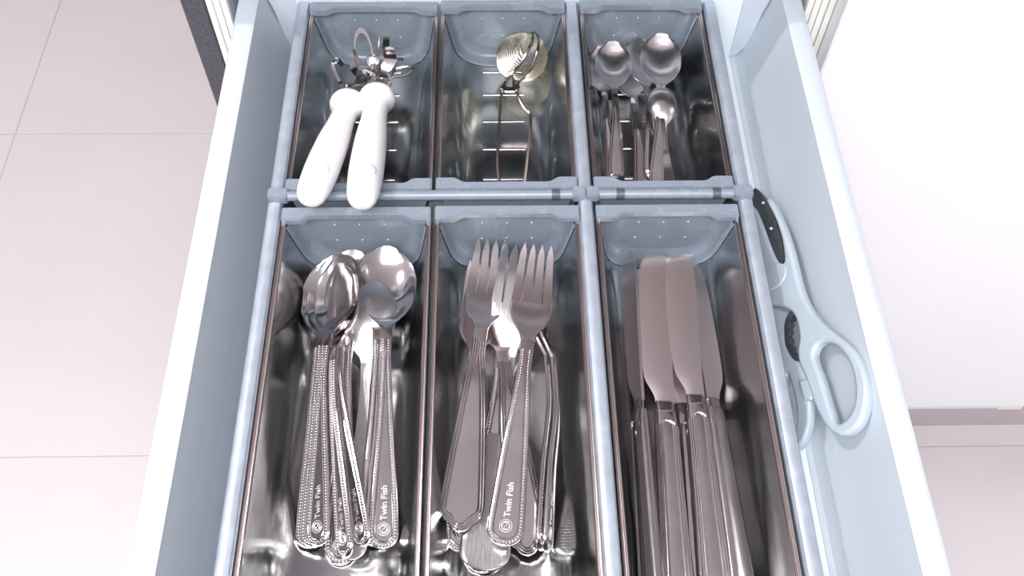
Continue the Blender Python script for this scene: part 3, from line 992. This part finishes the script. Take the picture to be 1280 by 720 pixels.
mesh_cup(-ax, c0 - ax * .0006)
mesh_cup((ax + Vector((.10, .25, 0))).normalized(), c0 + ax * .0016 + Vector((.0022, .0012, 0)))
hang(tea, 'wire_handle', MB().tube(smooth_open([(0.0099, 0.5044, 0.7880), (0.0080, 0.4975, 0.7870), (0.0068, 0.4892, 0.7850), (0.0054, 0.4683, 0.7810), (0.0040, 0.4393, 0.7760), (0.0060, 0.4170, 0.7700), (0.0093, 0.4152, 0.7660)], 5), .00115, 8), M_wire)
hang(tea, 'wire_handle', MB().tube(smooth_open([(0.0197, 0.5036, 0.7880), (0.0189, 0.4927, 0.7870), (0.0233, 0.4813, 0.7850), (0.0272, 0.4761, 0.7840), (0.0274, 0.4612, 0.7820), (0.0247, 0.4398, 0.7770), (0.0210, 0.4169, 0.7700), (0.0171, 0.4151, 0.7660)], 5), .00115, 8), M_wire)
hang(tea, 'hinge_bracket', flat([(0.0075, 0.4987, 0.7890), (0.0109, 0.4965, 0.7880), (0.0161, 0.4964, 0.7880), (0.0196, 0.4994, 0.7890)], .0042, .0016), M_wire)

# ---- kitchen scissors in the gap beside the right rail
SCM = Matrix([[0.5593, 0.0, -0.82896, 0.1771], [0.0, 1.0, 0.0, 0.3], [0.82896, 0.0, 0.5593, 0.76896], [0.0, 0.0, 0.0, 1.0]])
so = thing('kitchen_scissors', 'pale grey handled kitchen scissors leaning on edge between the right rail and the drawer side', 'scissors', SCM.translation)


def on(name, pts, holes, thick, bevel, m, h=0.0, parent=None):
    c = shape2d(name, pts, holes, thick, bevel, m, parent or so, SCM @ Matrix.Translation((0, 0, h)))
    if parent is None:
        c.matrix_parent_inverse = Matrix.Translation(so.location).inverted()
    return c


def W(p, h=0.0):
    return SCM @ Vector((p[0], p[1], h))


body = smooth_closed([(0.0205, 0.0968), (0.0256, 0.0750), (0.0283, 0.0511), (0.0293, 0.0237), (0.0316, 0.0090), (0.0366, -0.0043), (0.0434, -0.0160), (0.0536, -0.0311), (0.0587, -0.0439), (0.0595, -0.0579), (0.0555, -0.0710), (0.0477, -0.0801), (0.0378, -0.0821), (0.0296, -0.0766), (0.0247, -0.0662), (0.0215, -0.0522), (0.0196, -0.0371), (0.0175, -0.0275),
                      (0.0182, -0.0190), (0.0212, -0.0115), (0.0218, -0.0004), (0.0198, 0.0075), (0.0146, 0.0136), (0.0066, 0.0195), (-0.0007, 0.0239), (-0.0014, 0.0471), (0.0008, 0.0749), (0.0029, 0.0993), (0.0074, 0.0964), (0.0108, 0.0815), (0.0134, 0.0636), (0.0168, 0.0477), (0.0215, 0.0444), (0.0232, 0.0610), (0.0212, 0.0804), (0.0178, 0.0939)], 3)
hole = smooth_closed([(0.0298, -0.0249), (0.0348, -0.0218), (0.0419, -0.0246), (0.0477, -0.0316), (0.0515, -0.0437), (0.0514, -0.0574), (0.0473, -0.0687), (0.0406, -0.0734), (0.0345, -0.0731), (0.0325, -0.0628), (0.0309, -0.0430), (0.0290, -0.0310)], 3)
on('upper_grip', body, [hole], .0074, .0022, M_sci, 0.0)
on('blade', smooth_closed([(0.0094, 0.1131), (0.0137, 0.1054), (0.0171, 0.0977), (0.0212, 0.0804), (0.0232, 0.0610), (0.0218, 0.0430), (0.0158, 0.0464), (0.0131, 0.0625), (0.0101, 0.0813), (0.0067, 0.0962), (0.0035, 0.1023), (0.0055, 0.1086)], 3), [], .0030, .0003, M_blade, .0006)
bl = on('blade', [(0.0152, 0.1023), (0.0171, 0.0977), (0.0212, 0.0804), (0.0232, 0.0610), (0.0216, 0.0450), (0.0198, 0.0460), (0.0190, 0.0641), (0.0174, 0.0821), (0.0147, 0.0965)], [], .0012, .0002, M_blade, .0028)
for q in ((0.0152, 0.0955), (0.0175, 0.0728)):
    on('rivet', [(q[0] + .0010 * math.cos(a), q[1] + .0010 * math.sin(a)) for a in [k * math.pi / 6 for k in range(12)]], [], .0012, .0003, M_dot, .0040)
q = (0.0120, 0.0380)
on('pivot_cap', [(q[0] + .0105 * math.cos(a), q[1] + .0088 * math.sin(a)) for a in [k * math.pi / 16 for k in range(32)]], [], .0016, .0007, M_sci, .0036)
low = smooth_closed([(-0.0009, 0.0228), (0.0075, 0.0173), (0.0163, 0.0093), (0.0167, 0.0055), (0.0118, 0.0010), (0.0095, -0.0065), (0.0106, -0.0161), (0.0143, -0.0222), (0.0169, -0.0272), (0.0194, -0.0381), (0.0187, -0.0515), (0.0150, -0.0645), (0.0080, -0.0741), (-0.0005, -0.0765), (-0.0070, -0.0665), (-0.0070, -0.0491), (-0.0044, -0.0311), (-0.0005, -0.0132), (-0.0008, 0.0042)], 3)
hole = smooth_closed([(0.0053, -0.0282), (0.0074, -0.0389), (0.0075, -0.0522), (0.0042, -0.0640), (-0.0014, -0.0696), (-0.0033, -0.0611), (-0.0013, -0.0434)], 3)
on('lower_grip', low, [hole], .0066, .0020, M_sci, -.0020)
jag = []
lc = [(0.0187, 0.0057), (0.0152, 0.0017), (0.0130, -0.0053), (0.0131, -0.0133), (0.0151, -0.0215)]
rc = [(0.0172, -0.0207), (0.0211, -0.0148), (0.0226, -0.0082), (0.0224, -0.0007), (0.0205, 0.0048)]
for seq in (lc, rc):
    P_ = smooth_open(seq, 3)
    for i, p in enumerate(P_):
        jag.append((p[0] + (.0011 if i % 2 else -.0007) * (1 if seq is lc else -1), p[1]))
on('nut_cracker_teeth', smooth_closed([(0.0184, 0.0100), (0.0128, 0.0052), (0.0103, -0.0029), (0.0100, -0.0130), (0.0145, -0.0240), (0.0197, -0.0208), (0.0235, -0.0125), (0.0244, -0.0029), (0.0222, 0.0069)], 4), [jag], .0042, 0.0, M_blade, -.0002)
on('lock_clip', [(0.0144, -0.0381), (0.0210, -0.0388), (0.0235, -0.0514), (0.0201, -0.0531), (0.0158, -0.0509)], [], .0060, .0014, M_sci, .0004)
